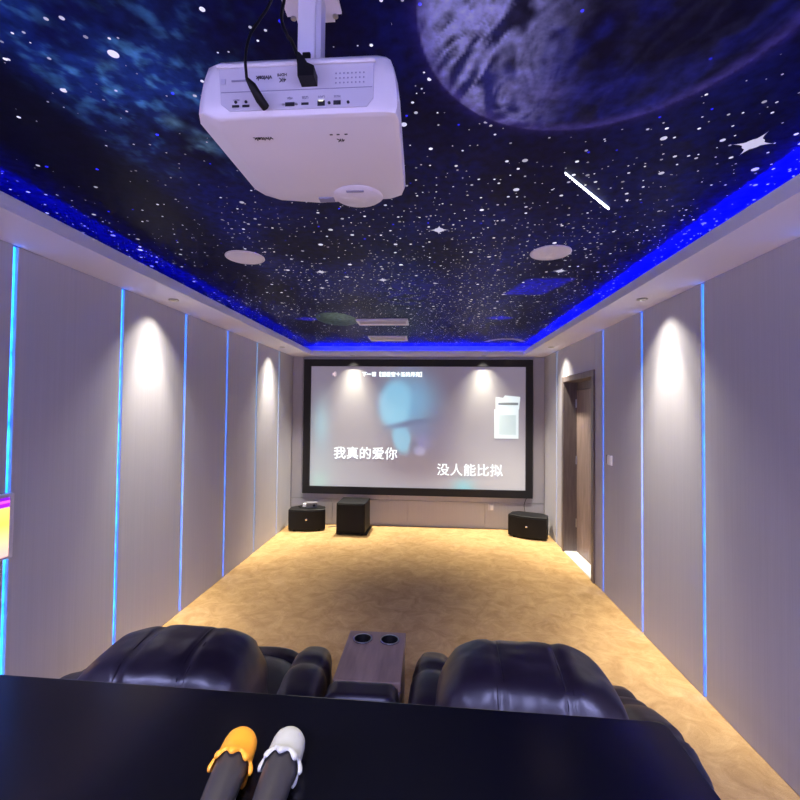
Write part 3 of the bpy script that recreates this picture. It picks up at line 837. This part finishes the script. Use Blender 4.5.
# ------------------------------------------------------------------ recliners
def recliner(cx, cy, rz, label, back_dx=0, arms=(.335, .335), out=1):
    r = thing('recliner', label, 'recliner', (cx, cy, 0), rz, 'leather recliners in front of the table')
    sd = cx*3
    def wr(q, w, amp=.006):
        return amp*noise.noise((w.x*9+sd, w.y*9, w.z*9))+amp*.6*noise.noise((w.x*22, w.y*22+sd, w.z*22))
    def back_disp(q, w):
        cre = sum(math.exp(-((q.x-s)/.028)**2) for s in (-.33, .33))
        k = 1-.034*cre+wr(q, w, .02)
        o = Vector((w.x, w.y*k, w.z*k))
        o.z -= .018*abs(q.x)**3
        # puckers run out of the seams and the ends
        o.y += .006*math.sin(w.z*60+sd)*math.exp(-((abs(q.x)-.33)/.12)**2)*.5
        if abs(q.x) > .8: o.y += .008*math.sin(w.z*55)
        return o
    bx = back_dx; BY = -.385; BZ = .710; s3 = (.264, .165, .262)
    bk = obj('backrest', puff((bx, BY, BZ), s3, 4.0, 32, back_disp), M_leather, r, True)
    for s in (-.33, .33):                                     # stitched seams over the cushion
        for dq in (-.011, .011):
            pts = []
            for i in range(41):
                a = -2.1+i*4.2/40                              # from the back face over the crest to the front face
                qx = s; y_, z_ = math.sin(a), math.cos(a)
                k = (abs(qx)**4.0+abs(y_)**4.0+abs(z_)**4.0)
                kk = ((1-abs(qx)**4.0)/(abs(y_)**4.0+abs(z_)**4.0))**(1/4.0)
                q = Vector((qx, y_*kk, z_*kk)); w = Vector((q.x*s3[0], q.y*s3[1]*1.008, q.z*s3[2]*1.008))
                p = back_disp(q, w)+Vector((bx+dq, BY, BZ)); pts.append(p)
            obj('seam', tube(pts, .0048, 6), M_piping, bk, True)
    obj('back_shell', puff((bx*.6, -.36, .36), (.33, .13, .30), 5, 12), M_leather, r, True)
    def seat_disp(q, w):
        k = 1+wr(q, w, .01); return w*k
    obj('seat', puff(((arms[1]-arms[0])/2, .10, .36), ((arms[0]+arms[1])/2-.07, .40, .125), 4, 16, seat_disp), M_leather, r, True)
    def pleat(q, w):
        cre = sum(math.exp(-((w.y-s)/.022)**2) for s in (-.13, .12))
        k = 1-.13*cre+wr(q, w, .02)+.02*math.sin(w.y*70+w.x*20)*abs(math.sin(w.y*6))
        return Vector((w.x*k, w.y, w.z*k-.03*(max(0, q.y)**2)-slope*max(0, w.y+.12)))
    for s, ao in ((-1, arms[0]), (1, arms[1])):
        slope = (.30 if s > 0 else .22) if s == out else 0
        am = obj('arm', puff((s*ao, .02, .515), (.090, .37, .105), 3, 20, pleat), M_leather, r, True)
        obj('arm_side', puff((s*ao, .02, .25), (.080, .38, .25), 6, 10), M_leather, am, True)
        obj('wing', puff((s*.300+bx*.5, -.315, .56), (.075, .12, .12), 2.6, 14, lambda q, w: w*(1+wr(q, w, .03))), M_leather, r, True)
    obj('footrest', puff((0, .50, .26), (.26, .07, .20), 4, 12), M_leather, r, True)
    obj('base', box(-.33, .33, -.36, .38, 0, .09, .01), M_black, r)
    return r
recliner(-.845, 1.66, math.radians(3), 'dark aubergine leather recliner left of the wooden cup holder console', .062, (.57, .350), -1)
recliner(.365, 1.66, math.radians(-3), 'dark aubergine leather recliner right of the wooden cup holder console', -.06, (.35, .428), 1)

# console between them
cn = thing('console', 'wooden console with two cup holders between the two leather recliners', 'console', (-.235, 1.86, 0))
CW = .133
bm = box(-CW, CW, -.17, .21, .585, .622, .004)
top = obj('console_top', bm, M_woodtop, cn)
for x in (-.062, .062):
    cbm = lathe([(.039, .50), (.039, .70)], 32, M=Matrix.Translation((x, .135, 0)))
    boolean_cut(top, obj('cutter', cbm, M_black, cn))
for x in (-.062, .062):
    bm = lathe([(.0385, .6215), (.0435, .6235), (.0435, .6255), (.0375, .6260), (.0355, .6215), (.0355, .535), (.0375, .533), (.0385, .586)], 36, cap=False, M=Matrix.Translation((x, .135, 0)))
    cup = obj('cup_holder', bm, M_black, cn, 40)
    obj('rim', lathe([(.0372, .6262), (.0438, .6258), (.0432, .6275), (.0380, .6278)], 36, cap=False, M=Matrix.Translation((x, .135, 0))), M_steel, cup, 40)
    obj('cup_base', lathe([(.037, .531), (.037, .536), (.02, .5365)], 28, M=Matrix.Translation((x, .135, 0))), M_black, cup)
obj('console_body', box(-CW+.004, CW-.004, -.17, .205, .02, .584, .006), M_wood, cn)
obj('console_back', puff((-.011, -.225, .315), (CW+.008, .052, .315), 11, 12), M_leather, cn, True)
obj('plinth', box(-CW+.02, CW-.02, -.15, .19, 0, .019), M_black, cn)

# ------------------------------------------------------------------ black table in the foreground
ZT = 1.12
ang = math.radians(-1.2)
tb = thing('bar_table', 'long black lacquered bar table in the foreground behind the recliners', 'table', (-.62, .50, 0), ang)
# local frame: far edge y=+h, right edge x=+w
def loc(px, py):
    d = Vector((px+.62, py-.50)); c, s = math.cos(-ang), math.sin(-ang)
    return (c*d.x-s*d.y, s*d.x+c*d.y)
xr, yf = loc(.424, .819)
xl = -1.18; yn = yf-.72
R_ = .016
arc = lambda cx, cy, a0: [(cx+R_*math.cos(a0+k*PI/12), cy+R_*math.sin(a0+k*PI/12)) for k in range(7)]
outl = arc(xr-R_, yf-R_, 0)+arc(xl+R_, yf-R_, PI/2)+arc(xl+R_, yn+R_, PI)+arc(xr-R_, yn+R_, 1.5*PI)
mx_, my_ = (xl+xr)/2, (yn+yf)/2
bm = bmesh.new()
add_loft(bm, [[(x-d_*(1 if x > mx_ else -1), y-d_*(1 if y > my_ else -1), z) for x, y in outl] for z, d_ in ((ZT-.035, .002), (ZT-.033, 0), (ZT-.0025, 0), (ZT-.0006, .0008), (ZT, .0028))])
obj('tabletop', bm, M_table, tb)
for lx in (xl+.04, xr-.09):
    for ly in (yn+.04, yf-.09): obj('leg', box(lx, lx+.05, ly, ly+.05, .0, ZT-.0355, .003), M_black, tb)
obj('apron', box(xl+.06, xr-.07, yf-.08, yf-.06, ZT-.15, ZT-.0355), M_black, tb)
obj('foot_rail', box(xl+.065, xr-.065, yf-.075, yf-.055, .22, .25, .004), M_black, tb)

# microphones lying on the table
def microphone(tip, tail, label, cap_mat, fly):
    tip = Vector(tip); tail = Vector(tail)
    ax = (tail-tip).normalized()
    r = thing('microphone', label, 'microphone', (tip.x, tip.y, ZT), 0, 'karaoke microphones on the table')
    base = Vector((0, 0, tip.z-ZT))
    q = Vector((0, 0, 1)).rotation_difference(ax).to_matrix().to_4x4(); q.translation = base
    # axis runs from the head end (0) to the tail
    obj('handle', lathe([(.018, .040), (.0215, .046), (.0235, .056), (.0228, .090), (.0205, .125), (.0185, .19), (.0175, .235), (.016, .243), (.010, .246)], 32, M=q), M_mic, r, 40)
    obj('ring', lathe([(.0200, .1295), (.0212, .131), (.0212, .1345), (.0199, .136)], 32, M=q, cap=False), M_chrome, r, 40)
    # soft silicone cap with wavy flared skirt
    n = 84; rings = []
    prof = [(.006, -.0005), (.015, .0008), (.0205, .004), (.0240, .010), (.0255, .018), (.0260, .034), (.0262, .046)]
    for rr, h in prof: rings.append([(rr*math.cos(2*PI*i/n), rr*math.sin(2*PI*i/n), h) for i in range(n)])
    wv = lambda i: math.cos(8*2*PI*i/n)
    for rr, h, a, b_ in ((.0280, .0495, .0006, .001), (.0300, .053, .0016, .0025), (.0306, .0565, .002, .004), (.0292, .0600, .0016, .0052), (.0268, .0600, .0006, .0045)):
        rings.append([((rr+a*wv(i))*math.cos(2*PI*i/n), (rr+a*wv(i))*math.sin(2*PI*i/n), h+b_*wv(i)) for i in range(n)])
    for rr, h in ((.0250, .050), (.0240, .042)): rings.append([(rr*math.cos(2*PI*i/n), rr*math.sin(2*PI*i/n), h) for i in range(n)])
    bm = bmesh.new(); add_loft(bm, rings); bm.transform(q)
    obj('silicone_cap', bm, cap_mat, r, 60)
    return r
M_mic = mat('mic_gunmetal', (.075, .068, .066, 1), .40, .5)
m, nt, b = new_mat('orange_silicone'); b.inputs['Base Color'].default_value = lin(255, 168, 40); b.inputs['Roughness'].default_value = .5
b.inputs['Subsurface Weight'].default_value = .2; b.inputs['Subsurface Radius'].default_value = (.02, .01, .004); M_orange = m
M_pale = mat('pale_silicone', lin(186, 186, 170), .5)
microphone((-.289, .680, ZT+.0312), (-.268, .47, ZT+.0225), 'microphone with orange silicone cap lying on the black table', M_orange, 0)
microphone((-.214, .687, ZT+.0312), (-.206, .47, ZT+.0225), 'microphone with pale grey silicone cap lying on the black table', M_pale, 0)

# ------------------------------------------------------------------ camera
f, yaw, pitch, roll = 433., .0688, .0248, .0107
c, s = math.cos(yaw), math.sin(yaw); cp, sp2 = math.cos(pitch), math.sin(pitch)
R0 = Vector((c, s, 0)); F0 = Vector((-s*cp, c*cp, sp2)); U0 = Vector((s*sp2, -c*sp2, cp))
cr_, sr_ = math.cos(roll), math.sin(roll)
Rr = cr_*R0+sr_*U0; Ur = cr_*U0-sr_*R0
cam = bpy.data.cameras.new('camera'); cam.lens = f/800*36; cam.sensor_width = 36; cam.clip_start = .02
co_ = bpy.data.objects.new('camera', cam); COL.objects.link(co_)
M = Matrix((Rr, Ur, -F0)).transposed().to_4x4(); M.translation = (0, 0, 1.67)
co_.matrix_world = M
scn.camera = co_

w = bpy.data.worlds.new('world'); w.use_nodes = True
w.node_tree.nodes['Background'].inputs[0].default_value = (.01, .01, .02, 1); w.node_tree.nodes['Background'].inputs[1].default_value = .2
scn.world = w
vs_ = scn.view_settings
vs_.view_transform = 'Standard'; vs_.look = 'None'; vs_.gamma = 1; vs_.use_curve_mapping = False
vs_.exposure = 1.85
